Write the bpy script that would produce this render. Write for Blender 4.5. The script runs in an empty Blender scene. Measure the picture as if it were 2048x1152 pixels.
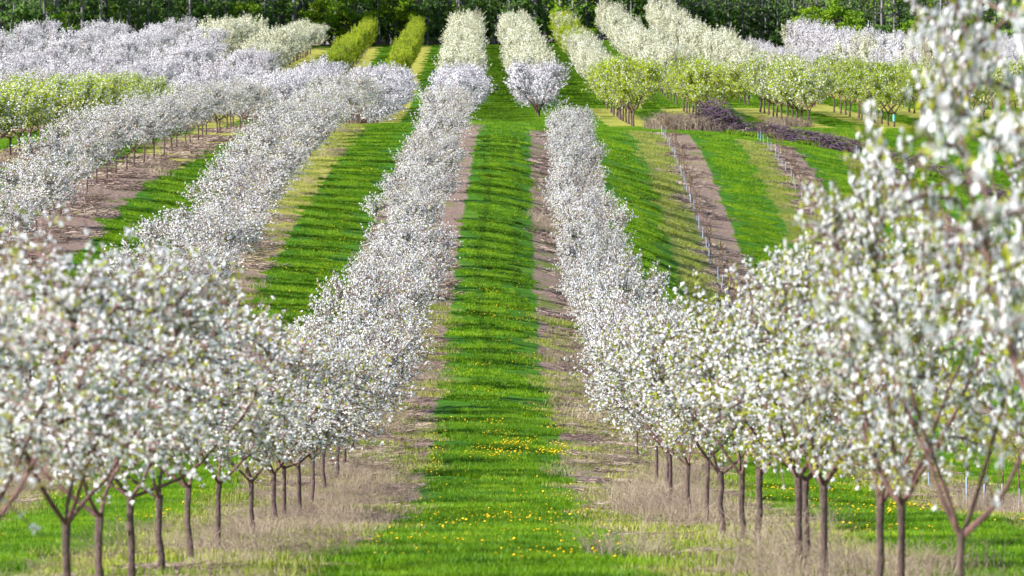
import bpy, math, random
import numpy as np
from mathutils import Vector, Matrix
R_ = math.radians
C = bpy.context.scene.collection
rng = np.random.default_rng(7)
random.seed(7)
FPX, CX, HY = 8000.0, 1003.0, 100.0        # focal length in px of the 2048 wide frame, lane px, horizon px

# ------------------------------------------------------------------ materials
def new_mat(name):
    m = bpy.data.materials.new(name); m.use_nodes = True
    nt = m.node_tree
    for n in list(nt.nodes): nt.nodes.remove(n)
    return m, nt
class NT:
    def __init__(s, nt): s.nt = nt
    def n(s, t, **kw):
        nd = s.nt.nodes.new(t)
        for k, v in kw.items(): setattr(nd, k, v)
        return nd
    def link(s, a, b): s.nt.links.new(a, b)
    def val(s, sock, v):
        if isinstance(v, bpy.types.NodeSocket): s.link(v, sock)
        elif isinstance(v, (tuple, list)) and len(v) == 3 and sock.type == 'RGBA': sock.default_value = (*v, 1)
        else: sock.default_value = v
    def math(s, op, a, b=None, c=None):
        nd = s.n('ShaderNodeMath', operation=op)
        s.val(nd.inputs[0], a)
        if b is not None: s.val(nd.inputs[1], b)
        if c is not None: s.val(nd.inputs[2], c)
        return nd.outputs[0]
    def noise(s, vec, scale, detail=3, rough=.55):
        nd = s.n('ShaderNodeTexNoise'); nd.inputs['Scale'].default_value = scale
        nd.inputs['Detail'].default_value = detail; nd.inputs['Roughness'].default_value = rough
        if vec is not None: s.link(vec, nd.inputs['Vector'])
        return nd.outputs['Fac']
    def step(s, x, a, b, lo=0., hi=1.):
        nd = s.n('ShaderNodeMapRange', interpolation_type='SMOOTHSTEP')
        s.val(nd.inputs[0], x); s.val(nd.inputs[1], a); s.val(nd.inputs[2], b)
        nd.inputs[3].default_value = lo; nd.inputs[4].default_value = hi
        return nd.outputs[0]
    def mix(s, f, a, b):
        nd = s.n('ShaderNodeMix', data_type='RGBA')
        s.val(nd.inputs[0], f); s.val(nd.inputs[6], a); s.val(nd.inputs[7], b)
        return nd.outputs[2]
    def pos(s): return s.n('ShaderNodeNewGeometry').outputs['Position']
    def attr(s, name): return s.n('ShaderNodeAttribute', attribute_name=name).outputs['Fac']

def leafy(name, cols, trans, rough=.6, scale=3., isl=True):
    """thin petal, leaf or blade: colours mixed by face island and by place, some light passing through"""
    m, nt = new_mat(name); N = NT(nt)
    out = N.n('ShaderNodeOutputMaterial'); ge = N.n('ShaderNodeNewGeometry')
    oi = N.n('ShaderNodeObjectInfo')
    f = N.noise(ge.outputs['Position'], scale, 2)
    f = N.step(f, .32, .68)
    r = ge.outputs['Random Per Island'] if isl else oi.outputs['Random']
    f = N.math('ADD', N.math('MULTIPLY', f, .34), N.math('ADD', N.math('MULTIPLY', r, .36), N.math('MULTIPLY', oi.outputs['Random'], .3)))
    ramp = N.n('ShaderNodeValToRGB'); el = ramp.color_ramp.elements
    while len(el) < len(cols): el.new(.5)
    for i, c in enumerate(cols):
        el[i].position = .12 + .76 * i / max(1, len(cols) - 1); el[i].color = (*c, 1)
    N.link(f, ramp.inputs[0])
    d = N.n('ShaderNodeBsdfPrincipled'); d.inputs['Roughness'].default_value = rough
    d.inputs['Specular IOR Level'].default_value = .25
    t = N.n('ShaderNodeBsdfTranslucent'); mx = N.n('ShaderNodeMixShader')
    col = ramp.outputs[0]
    if name == 'grass_blade':                     # wheel tracks pressed into the middle lane
        sx = N.n('ShaderNodeSeparateXYZ'); N.link(ge.outputs['Position'], sx.inputs[0])
        wv = N.math('MULTIPLY', N.math('SUBTRACT', N.noise(ge.outputs['Position'], .05, 2), .5), 1.3)
        a = N.math('ABSOLUTE', N.math('ADD', sx.outputs[0], wv))
        tr = N.math('MULTIPLY', N.step(N.math('ABSOLUTE', N.math('SUBTRACT', a, .66)), .22, .04), N.math('MULTIPLY', N.step(sx.outputs[1], 92, 112), N.step(sx.outputs[1], 212, 200)))
        col = N.mix(N.math('MULTIPLY', tr, .35), col, (.022, .065, .004))
    N.link(col, d.inputs['Base Color']); N.link(col, t.inputs['Color'])
    mx.inputs[0].default_value = trans
    N.link(d.outputs[0], mx.inputs[1]); N.link(t.outputs[0], mx.inputs[2]); N.link(mx.outputs[0], out.inputs[0])
    return m
def barky(name, a, b, scale=14., stretch=(1, 1, .25), rough=.85, bump=.5):
    m, nt = new_mat(name); N = NT(nt)
    out = N.n('ShaderNodeOutputMaterial'); tc = N.n('ShaderNodeTexCoord')
    mp = N.n('ShaderNodeMapping'); mp.inputs['Scale'].default_value = stretch
    N.link(tc.outputs['Object'], mp.inputs[0])
    f = N.step(N.noise(mp.outputs[0], scale, 5, .65), .3, .7)
    g = N.n('ShaderNodeObjectInfo').outputs['Random']
    col = N.mix(f, a, b); col = N.mix(N.math('MULTIPLY', g, .3), col, a)
    d = N.n('ShaderNodeBsdfPrincipled'); d.inputs['Roughness'].default_value = rough
    d.inputs['Specular IOR Level'].default_value = .3
    N.link(col, d.inputs['Base Color'])
    bp = N.n('ShaderNodeBump'); bp.inputs['Strength'].default_value = bump; bp.inputs['Distance'].default_value = .02
    N.link(f, bp.inputs['Height']); N.link(bp.outputs[0], d.inputs['Normal'])
    N.link(d.outputs[0], out.inputs[0])
    return m

M = {}
M['petal'] = leafy('white_petal', [(.78, .78, .82), (.87, .87, .88), (.89, .885, .88)], .45)
M['petal_lav'] = leafy('lavender_white_petal', [(.68, .64, .67), (.80, .78, .81), (.86, .855, .87)], .3, scale=1.2)
M['petal_cream'] = leafy('cream_white_petal', [(.62, .60, .44), (.77, .76, .60), (.85, .84, .74)], .3, scale=1.2)
M['leaf'] = leafy('young_leaf', [(.13, .15, .01), (.31, .34, .015), (.44, .41, .03)], .4)
M['leaf_yel'] = leafy('yellow_green_leaf', [(.10, .17, .004), (.32, .42, .008), (.44, .49, .012)], .4, scale=1.5)
M['leaf_pale'] = leafy('pale_green_leaf', [(.10, .16, .03), (.22, .29, .06), (.36, .40, .12)], .4, scale=1.5)
M['leaf_wood'] = leafy('forest_leaf', [(.05, .11, .03), (.11, .21, .04), (.19, .32, .05)], .5, scale=.5)
M['leaf_bright'] = leafy('fresh_forest_leaf', [(.08, .18, .01), (.20, .34, .015), (.36, .46, .02)], .45, scale=.6)
M['bark'] = barky('trunk_bark', (.045, .028, .026), (.17, .112, .10), scale=22., stretch=(1, 1, .5))
M['limb'] = barky('limb_bark', (.07, .038, .036), (.22, .115, .10), scale=20.)
M['twig'] = barky('twig_bark', (.10, .055, .05), (.22, .13, .11), bump=0)
M['twig_dark'] = barky('dark_twig_bark', (.07, .045, .055), (.17, .11, .12), bump=0)
M['wood_bark'] = barky('forest_bark', (.055, .055, .062), (.24, .22, .22), scale=3., stretch=(1, 1, .15))
M['grass'] = leafy('grass_blade', [(.045, .13, .002), (.11, .245, .003), (.24, .38, .006)], .45, rough=.5, scale=.9)
M['dry'] = leafy('dry_stalk', [(.17, .12, .10), (.32, .245, .175), (.54, .455, .31)], .2, scale=1.2)
M['litter'] = leafy('straw_litter', [(.11, .07, .06), (.24, .17, .14), (.46, .37, .27)], .1, scale=1.)
M['weed'] = leafy('olive_weed', [(.10, .17, .012), (.22, .27, .02), (.36, .36, .06)], .3, scale=.8)
M['yellow'] = leafy('dandelion_yellow', [(.75, .42, .005), (.85, .55, .008)], .1)
M['guard'] = leafy('white_tube', [(.26, .35, .48), (.38, .47, .58)], .15, isl=False)
M['brush'] = barky('brush_bark', (.055, .034, .05), (.20, .13, .175), bump=0)
M['logend'] = barky('cut_wood', (.36, .24, .12), (.58, .44, .26), bump=0)
M['paint'] = barky('turquoise_paint', (.12, .42, .44), (.25, .60, .60), bump=.2)

# ------------------------------------------------------------------ mesh helpers
def mesh_np(name, parts):
    """parts: list of (verts (n,3), faces (m,k), material) joined into one mesh"""
    vs, loops, starts, mats, midx = [], [], [], [], []
    off = lo = 0
    for v, f, m in parts:
        if len(f) == 0: continue
        if m not in mats: mats.append(m)
        k = f.shape[1]
        vs.append(v); loops.append((f + off).ravel()); starts.append(lo + np.arange(len(f)) * k)
        midx.append(np.full(len(f), mats.index(m))); off += len(v); lo += f.size
    V = np.concatenate(vs).astype(np.float32); L = np.concatenate(loops).astype(np.int32)
    S = np.concatenate(starts).astype(np.int32); I = np.concatenate(midx).astype(np.int32)
    me = bpy.data.meshes.new(name)
    me.vertices.add(len(V)); me.vertices.foreach_set('co', V.ravel())
    me.loops.add(len(L)); me.loops.foreach_set('vertex_index', L)
    me.polygons.add(len(S)); me.polygons.foreach_set('loop_start', S)
    me.polygons.foreach_set('material_index', I)
    for m in mats: me.materials.append(M[m])
    me.update(calc_edges=True); me.validate()
    return me
def obj(name, me, parent=None, link=True):
    o = bpy.data.objects.new(name, me)
    if link: C.objects.link(o)
    if parent: o.parent = parent
    return o
def tag(o, label=None, cat=None, group=None, kind=None):
    if label: o['label'] = label
    if cat: o['category'] = cat
    if group: o['group'] = group
    if kind: o['kind'] = kind
    return o
def norm(v): return v / (np.linalg.norm(v, axis=-1, keepdims=True) + 1e-9)
def tube(P, r, k):
    P = np.asarray(P, float); n = len(P); r = np.asarray(r, float) * np.ones(n)
    T = norm(np.gradient(P, axis=0))
    ref = np.array([1., 0, 0]) if abs(T[:, 0]).mean() < .7 else np.array([0, 1., 0])
    U = norm(np.cross(T, ref)); W = np.cross(T, U)
    a = np.arange(k) * 2 * math.pi / k
    V = P[:, None] + r[:, None, None] * (U[:, None] * np.cos(a)[None, :, None] + W[:, None] * np.sin(a)[None, :, None])
    i = np.arange(n - 1)[:, None] * k; j = np.arange(k)[None]; j2 = (j + 1) % k
    F = np.stack([i + j, i + j2, i + k + j2, i + k + j], -1).reshape(-1, 4)
    return V.reshape(-1, 3), F
def cat_tubes(ts):
    vs, fs, o = [], [], 0
    for v, f in ts: vs.append(v); fs.append(f + o); o += len(v)
    if not vs: return np.zeros((0, 3)), np.zeros((0, 4), int)
    return np.concatenate(vs), np.concatenate(fs)
def capped(P, r, k, mat, endmat):
    V, F = tube(P, r, k); n = len(V)
    return [(V, F, mat), (V[:k], np.arange(k)[::-1][None], endmat), (V[n - k:], np.arange(k)[None], endmat)]
def curve(a, da, b, n=5):
    t = np.linspace(0, 1, n)[:, None]; L = np.linalg.norm(b - a)
    c = a + da * L * .5
    return (1 - t) ** 2 * a + 2 * t * (1 - t) * c + t * t * b
def rosettes(P, out, r, k, g, spread=.8):
    """flat k-gons of radius r at points P facing roughly OUT"""
    n = len(P)
    N_ = norm(out + g.normal(0, spread, (n, 3)))
    U = norm(np.cross(N_, g.normal(0, 1, (n, 3)))); W = np.cross(N_, U)
    a = np.arange(k) * 2 * math.pi / k
    rr = r * g.uniform(.75, 1.2, (n, 1, 1))
    V = P[:, None] + rr * (U[:, None] * np.cos(a)[None, :, None] + W[:, None] * np.sin(a)[None, :, None])
    return V.reshape(-1, 3), np.arange(n * k).reshape(n, k)
def leaves(P, L, w, g, up=.4):
    n = len(P)
    D = norm(g.normal(0, 1, (n, 3)) + [0, 0, up]); S = norm(np.cross(D, g.normal(0, 1, (n, 3))))
    l = L * g.uniform(.6, 1.3, (n, 1)); ww = w * g.uniform(.7, 1.2, (n, 1))
    V = np.stack([P, P + D * l * .5 + S * ww, P + D * l, P + D * l * .5 - S * ww], 1)
    return V.reshape(-1, 3), np.arange(n * 4).reshape(n, 4)

# ------------------------------------------------------------------ terrain
PD = [-60, 0, 15, 28, 41, 50, 60, 70, 82, 95, 114, 125, 148, 163, 186, 205, 216, 228, 250, 275, 300, 325, 380, 400, 424, 466, 500, 520, 600, 760, 1500]
PZ = [1, -1.5, -2.9, -4.15, -5.25, -6.15, -7.05, -7.8, -8.15, -8.4, -8.4, -8.0, -7.1, -6.2, -4.8, -4.15, -3.95, -4.05, -4.9, -5.3, -5.2, -5.0, -3.6, -2.8, -2.2, -.9, .4, .8, 1.5, 6, 20]
def gauss(a, s, ax):
    k = np.exp(-.5 * (np.arange(-3 * s, 3 * s + 1) / s) ** 2); k /= k.sum()
    pad = [(0, 0)] * a.ndim; pad[ax] = (3 * s, 3 * s)
    return np.apply_along_axis(lambda v: np.convolve(v, k, 'valid'), ax, np.pad(a, pad, mode='edge'))
gx = np.arange(-140., 141.); gy = np.arange(-60., 901.)
def base_z():
    X, Y = np.meshgrid(gx, gy)                    # rows: y
    Z = np.interp(gy, PD, PZ)[:, None] + 0 * X
    A = np.interp(gy, [60, 75, 90, 115, 135, 150, 173, 195, 230, 250], [0, .2, .35, .65, .9, 1, 1, .75, .2, 0])[:, None]
    f = np.interp(gx, [0, 3, 7.6, 9, 15, 21, 40, 90], [0, -.9, -2.9, -3.4, -4.7, -5.3, -5.5, -5.5])[None]
    Z = Z + A * f
    AL = np.interp(gy, [60, 75, 90, 115, 136, 150, 159, 176, 199, 239, 262, 280], [0, .3, .7, 1.3, 1.75, 2.0, 1.6, .7, -.15, -.55, -.2, 0])[:, None]
    Z = Z + AL * np.interp(gx, [-60, -45, -21, -15, -9, -3, 0], [1.2, 1.2, 1.15, 1., .45, .1, 0])[None]
    # ditch right of the brush pile
    b = np.interp(gy, [190, 215, 240, 268], [0, 1, 1, 0])[:, None]
    e = np.interp(gx, [12, 16, 21.5, 25, 29, 40, 60], [0, -.4, -1.3, -2.2, -3.4, -4, -4])[None]
    Z = Z + b * e
    # left hill rises sooner, right hill stays lower
    hl = np.interp(gy, [300, 345, 400, 430, 470, 520, 600], [-5.4, -3.6, -1.3, -.8, -.3, 1., 1.8])[:, None]
    wl = np.interp(gx, [-24, -17], [1, 0])[None] * np.interp(gy, [285, 330, 520, 640], [0, 1, 1, 0])[:, None]
    Z = Z * (1 - wl) + wl * hl
    hr = np.interp(gy, [325, 420, 510, 600], [-5, -3.9, -2., -.5])[:, None]
    wr = np.interp(gx, [20, 27], [0, 1])[None] * np.interp(gy, [300, 350, 600, 720], [0, 1, 1, 0])[:, None]
    Z = Z * (1 - wr) + wr * hr
    b2 = np.interp(gx, [3, 15, 21, 25], [0, .7, 1.1, 0])[None] * np.interp(gy, [430, 500, 620], [0, 1, 0])[:, None]
    Z = Z + b2
    Z = gauss(gauss(Z, 3, 0), 1, 1)
    return Z
GZ = base_z()
def ground_z(x, y):
    x = np.asarray(x, float); y = np.asarray(y, float)
    u = np.clip(x + 140, 0, 279.999); v = np.clip(y + 60, 0, 959.999)
    i = u.astype(int); j = v.astype(int); a = u - i; b = v - j
    z = (GZ[j, i] * (1 - a) + GZ[j, i + 1] * a) * (1 - b) + (GZ[j + 1, i] * (1 - a) + GZ[j + 1, i + 1] * a) * b
    return z + np.maximum(0, y - 900) * .02
def ground_n(x, y):
    e = .6
    return norm(np.stack([-(ground_z(x + e, y) - ground_z(x - e, y)) / (2 * e), -(ground_z(x, y + e) - ground_z(x, y - e)) / (2 * e), np.ones_like(np.asarray(x, float))], -1))
def shift(y): return np.interp(y, [20, 45, 80, 110, 150, 216, 290, 500, 600], [-.2, -.14, -.1, -.25, -.2, .2, 0, -1.4, -1.6])
def wood_edge(x): return np.interp(x, [-80, -60, -45, -20, -15, 22, 28, 35, 42, 60, 90], [430, 450, 475, 503, 512, 512, 535, 540, 528, 522, 520])

def strip_on(x, y):
    lat = x - shift(y)
    on = np.ones_like(x)
    on = np.where((lat > -.5) & (lat < 6) & (y > 213) & (y < 268), 0, on)
    on = np.where((lat > 5) & (y > 232) & (y < 268), 0, on)
    on = np.where((lat > -5.2) & (lat < 24) & (y > np.where(lat > 5, 234, 213)) & ((y < 268) | (lat < 6) | (y > 332)), 0, on)
    on = np.where((lat > 24) & (y < 268) & (y > 200), 0, on)
    on = np.where(y > wood_edge(x) - 6, 0, on)
    return on

def build_ground():
    xs = np.concatenate([np.arange(-900, -140, 60.), np.arange(-140, -70, 5.), np.arange(-70, 75, .5), np.arange(75, 141, 5.), np.arange(200, 901, 60.)])
    ys = np.concatenate([np.arange(-60, 20, 4.), np.arange(20, 340, 1.), np.arange(340, 640, 2.), np.arange(640, 900, 10.), np.arange(900, 2400, 60.)])
    X, Y = np.meshgrid(xs, ys); Z = ground_z(X, Y)
    V = np.stack([X, Y, Z], -1).reshape(-1, 3); nx = len(xs)
    i = np.arange(len(ys) - 1)[:, None] * nx + np.arange(nx - 1)[None]
    F = np.stack([i, i + 1, i + nx + 1, i + nx], -1).reshape(-1, 4)
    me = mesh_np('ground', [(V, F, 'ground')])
    def at(n, a):
        k = me.attributes.new(n, 'FLOAT', 'POINT'); k.data.foreach_set('value', a.astype(np.float32).ravel())
    at('lat', X - shift(Y))
    at('strip', strip_on(X, Y))
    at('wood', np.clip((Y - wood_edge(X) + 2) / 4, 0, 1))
    # how straw-yellow the bare strip is, and how bare
    yel = np.interp(Y, [40, 100, 150, 200, 235, 300, 420], [.35, .2, .55, .75, .8, .8, .9])
    yel = np.where((X > -1) & (X < 5.5) & (Y < 230), .22, yel)
    yel = np.where((X > -5) & (X < 0) & (Y < 262), .2, yel); yel = np.where((X > 5) & (Y < 240), .3, yel)
    yel = np.where((X < -11.5) & (Y > 100) & (Y < 165), .1, yel)
    at('yel', yel)
    near = np.interp(Y, [52, 72], [1, 0]) * np.interp(np.abs(X), [1.5, 2.1], [0, 1])
    at('olive', near)
    at('young', ((X > 5) & (Y < 262)).astype(float))
    o = obj('ground', me); tag(o, kind='structure')
    return o
def ground_mat():
    m, nt = new_mat('orchard_ground'); N = NT(nt)
    out = N.n('ShaderNodeOutputMaterial'); p = N.pos()
    lat = N.attr('lat'); on = N.attr('strip'); yel = N.attr('yel'); wood = N.attr('wood'); young = N.attr('young'); olive = N.attr('olive')
    wob = N.math('MULTIPLY', N.math('SUBTRACT', N.noise(p, .55, 4), .5), .6)
    u = N.math('SUBTRACT', N.math('FLOORED_MODULO', lat, 6.), 3.)
    dist = N.math('ADD', N.math('ABSOLUTE', u), wob)
    strip = N.math('MULTIPLY', N.step(dist, 1.72, 1.58), on)
    fine = N.noise(p, 9., 6, .75); mid = N.noise(p, 1.6, 4, .6); big = N.noise(p, .35, 3)
    soil = N.mix(N.step(fine, .35, .65), (.125, .08, .066), (.34, .245, .195))
    straw = N.mix(N.step(fine, .3, .7), (.22, .225, .035), (.37, .345, .075))
    weed = N.mix(N.step(fine, .3, .7), (.07, .12, .012), (.17, .20, .03))
    # right half of each strip stays barer than the left
    barer = N.step(u, -.5, .3)
    yk = N.math('ADD', yel, N.math('MULTIPLY', N.math('SUBTRACT', mid, .5), 1.4))
    col = N.mix(N.step(yk, .35, .6), soil, straw)
    wk = N.math('SUBTRACT', N.math('ADD', N.math('MULTIPLY', big, .8), N.math('MULTIPLY', mid, .5)), N.math('MULTIPLY', barer, .08))
    col = N.mix(N.step(wk, .62, .78), col, weed)
    col = N.mix(N.math('MULTIPLY', N.math('MULTIPLY', young, N.step(u, .1, -.3)), N.step(mid, .2, .5)), col, weed)
    col = N.mix(N.math('MULTIPLY', olive, N.step(mid, .25, .45)), col, N.mix(N.step(fine, .3, .7), (.17, .22, .02), (.36, .36, .07)))
    grass = N.mix(N.step(mid, .35, .65), (.03, .10, .004), (.06, .17, .006))
    grass = N.mix(N.step(N.noise(p, .18, 3), .56, .72), grass, (.10, .19, .015))
    col = N.mix(strip, grass, col)
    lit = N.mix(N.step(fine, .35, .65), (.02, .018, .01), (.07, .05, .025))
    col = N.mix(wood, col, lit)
    d = N.n('ShaderNodeBsdfPrincipled'); d.inputs['Roughness'].default_value = .95
    d.inputs['Specular IOR Level'].default_value = .1
    N.link(col, d.inputs['Base Color'])
    bp = N.n('ShaderNodeBump'); bp.inputs['Strength'].default_value = .8; bp.inputs['Distance'].default_value = .12
    N.link(N.math('ADD', fine, mid), bp.inputs['Height']); N.link(bp.outputs[0], d.inputs['Normal'])
    N.link(d.outputs[0], out.inputs[0])
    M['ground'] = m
ground_mat(); build_ground()

# ------------------------------------------------------------------ tree prototypes
def make_tree(seed, H=3.0, R=1.7, fork=.85, bot=1.15, nl=4, n2=60, ns=5, sl=(.22, .5), up=.5, step=.07, nf=5, fr=.017, fk=5, lf=.8, ll=.045, petal='petal', leaf='leaf', twig='twig', tr=.055, sides=8, tw=.007, dens_out=0.):
    g = np.random.default_rng(seed)
    lean = g.normal(0, .03, 2); F = np.array([lean[0] * fork, lean[1] * fork, fork])
    zz = np.linspace(-.25, fork, 6); w = np.clip(zz / fork, 0, 1)
    P = np.stack([lean[0] * zz + g.normal(0, .012, 6), lean[1] * zz + g.normal(0, .012, 6), zz], 1); P[-1] = F
    rad = tr * np.interp(w, [0, .15, .8, 1], [1.35, 1.05, .92, 1.12])
    trunk = tube(P, rad, sides)
    cz = (bot + H) / 2; hz = (H - bot) / 2
    limbs = []; a0 = g.uniform(0, 6.28)
    for i in range(nl):
        az = a0 + i * 2 * math.pi / nl + g.normal(0, .4); o = np.array([math.cos(az), math.sin(az), 0])
        rr = R * g.uniform(.45, .68)
        end = F + o * rr + [0, 0, (H - fork) * g.uniform(.55, .72)]
        st = F - [0, 0, .03] + o * tr * .5
        q = curve(st, norm(o * 1. + np.array([0, 0, g.uniform(.5, 1.5)])), end, 8)
        q[1:-1] += np.cumsum(g.normal(0, .022, (6, 3)), 0) * np.array([1, 1, .8, .6, .4, .2])[:, None]
        limbs.append((q, np.linspace(tr * .56, tr * .17, 8)))
    LP = np.concatenate([q[2:] for q, _ in limbs]); LT = np.concatenate([norm(np.gradient(q, axis=0))[2:] for q, _ in limbs])
    C0 = np.array([F[0], F[1], cz]); S = np.array([R * .86, R * .86, hz * .86])
    segs = []; tw_t = []
    for _ in range(n2):
        d = norm(g.normal(0, 1, 3)); t = C0 + S * d * g.uniform(.25, 1.) ** .45
        dd = np.linalg.norm((LP - t) * [1, 1, 1.3], axis=1) + np.maximum(0, LP[:, 2] - t[2]) * 1.2
        k = int(np.argmin(dd + g.uniform(0, .12, len(dd))))
        q = curve(LP[k], norm(LT[k] + g.normal(0, .3, 3)), t, 5)
        segs.append((q, .15)); tw_t.append(tube(q, np.linspace(tw * 1.9, tw, 5), 3))
        for _ in range(ns):
            s0 = q[0] + (q[-1] - q[0]) * 0; f = g.uniform(.25, 1.); idx = f * 4; i0 = min(3, int(idx)); s0 = q[i0] + (q[i0 + 1] - q[i0]) * (idx - i0)
            out = norm((s0 - C0) / S)
            dv = norm(out * .75 + np.array([.12, 0, up]) + g.normal(0, .45, 3))
            L = g.uniform(*sl) * (1. if s0[2] > bot + .2 else .6)
            e = s0 + dv * L
            if e[2] < bot - .12: e[2] = bot - .12 + g.uniform(0, .1)
            q2 = np.stack([s0, s0 + dv * L * .5 + g.normal(0, .02, 3) * L, e])
            segs.append((q2, 0.)); tw_t.append(tube(q2, [tw, tw * .8, tw * .5], 3))
    # clusters of blossom along every twig
    CP = []
    for q, t0 in segs:
        L = np.linalg.norm(np.diff(q, axis=0), axis=1).sum(); n = max(1, int(L * (1 - t0) / step + g.uniform()))
        tt = (t0 + (1 - t0) * (np.arange(n) + g.uniform(0, 1, n)) / n) * (len(q) - 1)
        i0 = np.minimum(len(q) - 2, tt.astype(int)); CP.append(q[i0] + (q[i0 + 1] - q[i0]) * (tt - i0)[:, None])
    CP = np.concatenate(CP); CP = CP[g.uniform(0, 1, len(CP)) < .93]
    FP = np.repeat(CP, nf, 0); FP = FP + norm(g.normal(0, 1, FP.shape)) * fr * g.uniform(.5, 2.1, (len(FP), 1))
    out = norm((FP - C0) / S) + [0, 0, .3]
    fl = rosettes(FP, out, fr, fk, g)
    nl_ = int(len(CP) * lf); LPp = CP[g.integers(0, len(CP), nl_)] + g.normal(0, fr * 1.3, (nl_, 3))
    lv = leaves(LPp, ll, ll * .27, g)
    kz = (H - fork) / (np.percentile(CP[:, 2], 96.5) - fork); kr = R / np.percentile(np.hypot(CP[:, 0] - F[0], CP[:, 1] - F[1]), 94)
    def fit(v): return np.stack([F[0] + (v[:, 0] - F[0]) * kr, F[1] + (v[:, 1] - F[1]) * kr, fork + (v[:, 2] - fork) * kz], -1)
    tb = cat_tubes(tw_t); crown = [(fit(tb[0]), tb[1], twig), (fit(fl[0]), fl[1], petal), (fit(lv[0]), lv[1], leaf)]
    limbs = [(fit(q), r) for q, r in limbs]
    return dict(trunk=trunk, limbs=limbs, crown=crown, sides=sides)
def tree_meshes(name, split, **kw):
    t = make_tree(**kw); d = {}
    lt = [tube(q, r, max(5, t['sides'] - 2)) for q, r in t['limbs']]
    if split:
        d['trunk'] = mesh_np('trunk', [(*t['trunk'], 'bark')])
        d['limbs'] = [mesh_np('limb', [(v, f, 'limb')]) for v, f in lt]
    else:
        d['trunk'] = mesh_np('trunk', [(*t['trunk'], 'bark'), (*cat_tubes(lt), 'limb')]); d['limbs'] = []
    d['crown'] = mesh_np('crown', t['crown'])
    d['all'] = lambda: mesh_np('tree', [(*t['trunk'], 'bark'), (*cat_tubes(lt), 'limb')] + t['crown'])
    return d
PROTO = {
 'near': [tree_meshes('near', True, seed=10 + i, n2=58, ns=7, step=.084, nf=5, fr=.0142, lf=1.25, ll=.045, tr=.037, fork=[1., 1.08, .93, 1.02, .97][i], bot=1.12, nl=[3, 4, 3, 4, 5][i]) for i in range(5)],
 'nearleafy': [tree_meshes('nearleafy', True, seed=30 + i, n2=50, ns=6, step=.088, nf=6, fr=.0145, lf=1.7, ll=.055, tr=.044, fork=[.95, 1.05, .85, 1.][i], bot=1.1, nl=[3, 4, 4, 3][i]) for i in range(4)],
 'nearopen': [tree_meshes('nearopen', True, seed=40 + i, n2=42, ns=5, step=.1, nf=7, fr=.0165, lf=1.6, ll=.06, tr=.05, sl=(.25, .7), bot=.95, fork=.85) for i in range(2)],
 'mid': [tree_meshes('mid', False, seed=50 + i, n2=48, ns=7, step=.1, nf=4, fr=.021, fk=5, lf=.9, ll=.055, sl=(.25, .8), up=.8, sides=6, tw=.01, tr=.045) for i in range(5)],
 'lav': [tree_meshes('lav', False, seed=70 + i, H=4.2, R=2.6, bot=1.0, n2=66, ns=6, sl=(.4, .9), up=1.0, step=.15, nf=4, fr=.037, fk=4, lf=.06, ll=.08, petal='petal_lav', twig='twig_dark', tw=.013, tr=.09, sides=6) for i in range(4)],
 'lavlow': [tree_meshes('lavlow', False, seed=80 + i, H=4.2, R=2.6, fork=.55, bot=.3, nl=5, n2=76, ns=6, sl=(.4, .9), up=.8, step=.15, nf=4, fr=.037, fk=4, lf=.06, ll=.08, petal='petal_lav', twig='twig_dark', tw=.013, tr=.1, sides=6) for i in range(3)],
 'cream': [tree_meshes('cream', False, seed=90 + i, H=4.3, R=2.3, bot=.7, n2=66, ns=5, sl=(.5, 1.2), up=1.6, step=.12, nf=4, fr=.042, fk=4, lf=.9, ll=.11, petal='petal_cream', leaf='leaf_pale', tw=.012, tr=.09, sides=6) for i in range(4)],
 'leafy': [tree_meshes('leafy', False, seed=110 + i, H=4.0, R=2.4, fork=1.1, bot=1.25, n2=56, ns=5, sl=(.3, .8), up=.7, step=.12, nf=1, fr=.036, fk=5, lf=3., ll=.135, leaf='leaf_yel', tw=.012, tr=.09, sides=6) for i in range(3)],
 'palegreen': [tree_meshes('palegreen', False, seed=120 + i, H=4.0, R=2.4, fork=1.1, bot=1.25, n2=56, ns=5, sl=(.3, .85), up=.8, step=.12, nf=1, fr=.044, fk=5, lf=2.4, ll=.13, leaf='leaf_yel', tw=.012, tr=.09, sides=6) for i in range(3)],
 'spring': [tree_meshes('spring', False, seed=130 + i, H=4.0, R=1.5, bot=.5, n2=40, ns=5, sl=(.6, 1.3), up=1.8, step=.12, nf=0, fr=.04, lf=4., ll=.13, leaf='leaf_yel', tw=.012, tr=.06, sides=6) for i in range(2)],
 'upgreen': [tree_meshes('upgreen', False, seed=140 + i, H=3.2, R=1.8, fork=.95, bot=1.1, n2=46, ns=5, sl=(.4, 1.0), up=1.6, step=.1, nf=2, fr=.034, lf=3.2, ll=.11, leaf='leaf_yel', tw=.01, tr=.06, sides=6) for i in range(3)],
}
DIM = {'near': (3.0, 1.7), 'nearleafy': (3.0, 1.7), 'nearopen': (3.0, 1.7), 'mid': (3.0, 1.7), 'lav': (4.2, 2.6), 'lavlow': (4.2, 2.6), 'cream': (4.3, 2.3), 'leafy': (4., 2.4), 'palegreen': (4., 2.4), 'spring': (4., 1.5), 'upgreen': (3.2, 1.8)}

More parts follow.
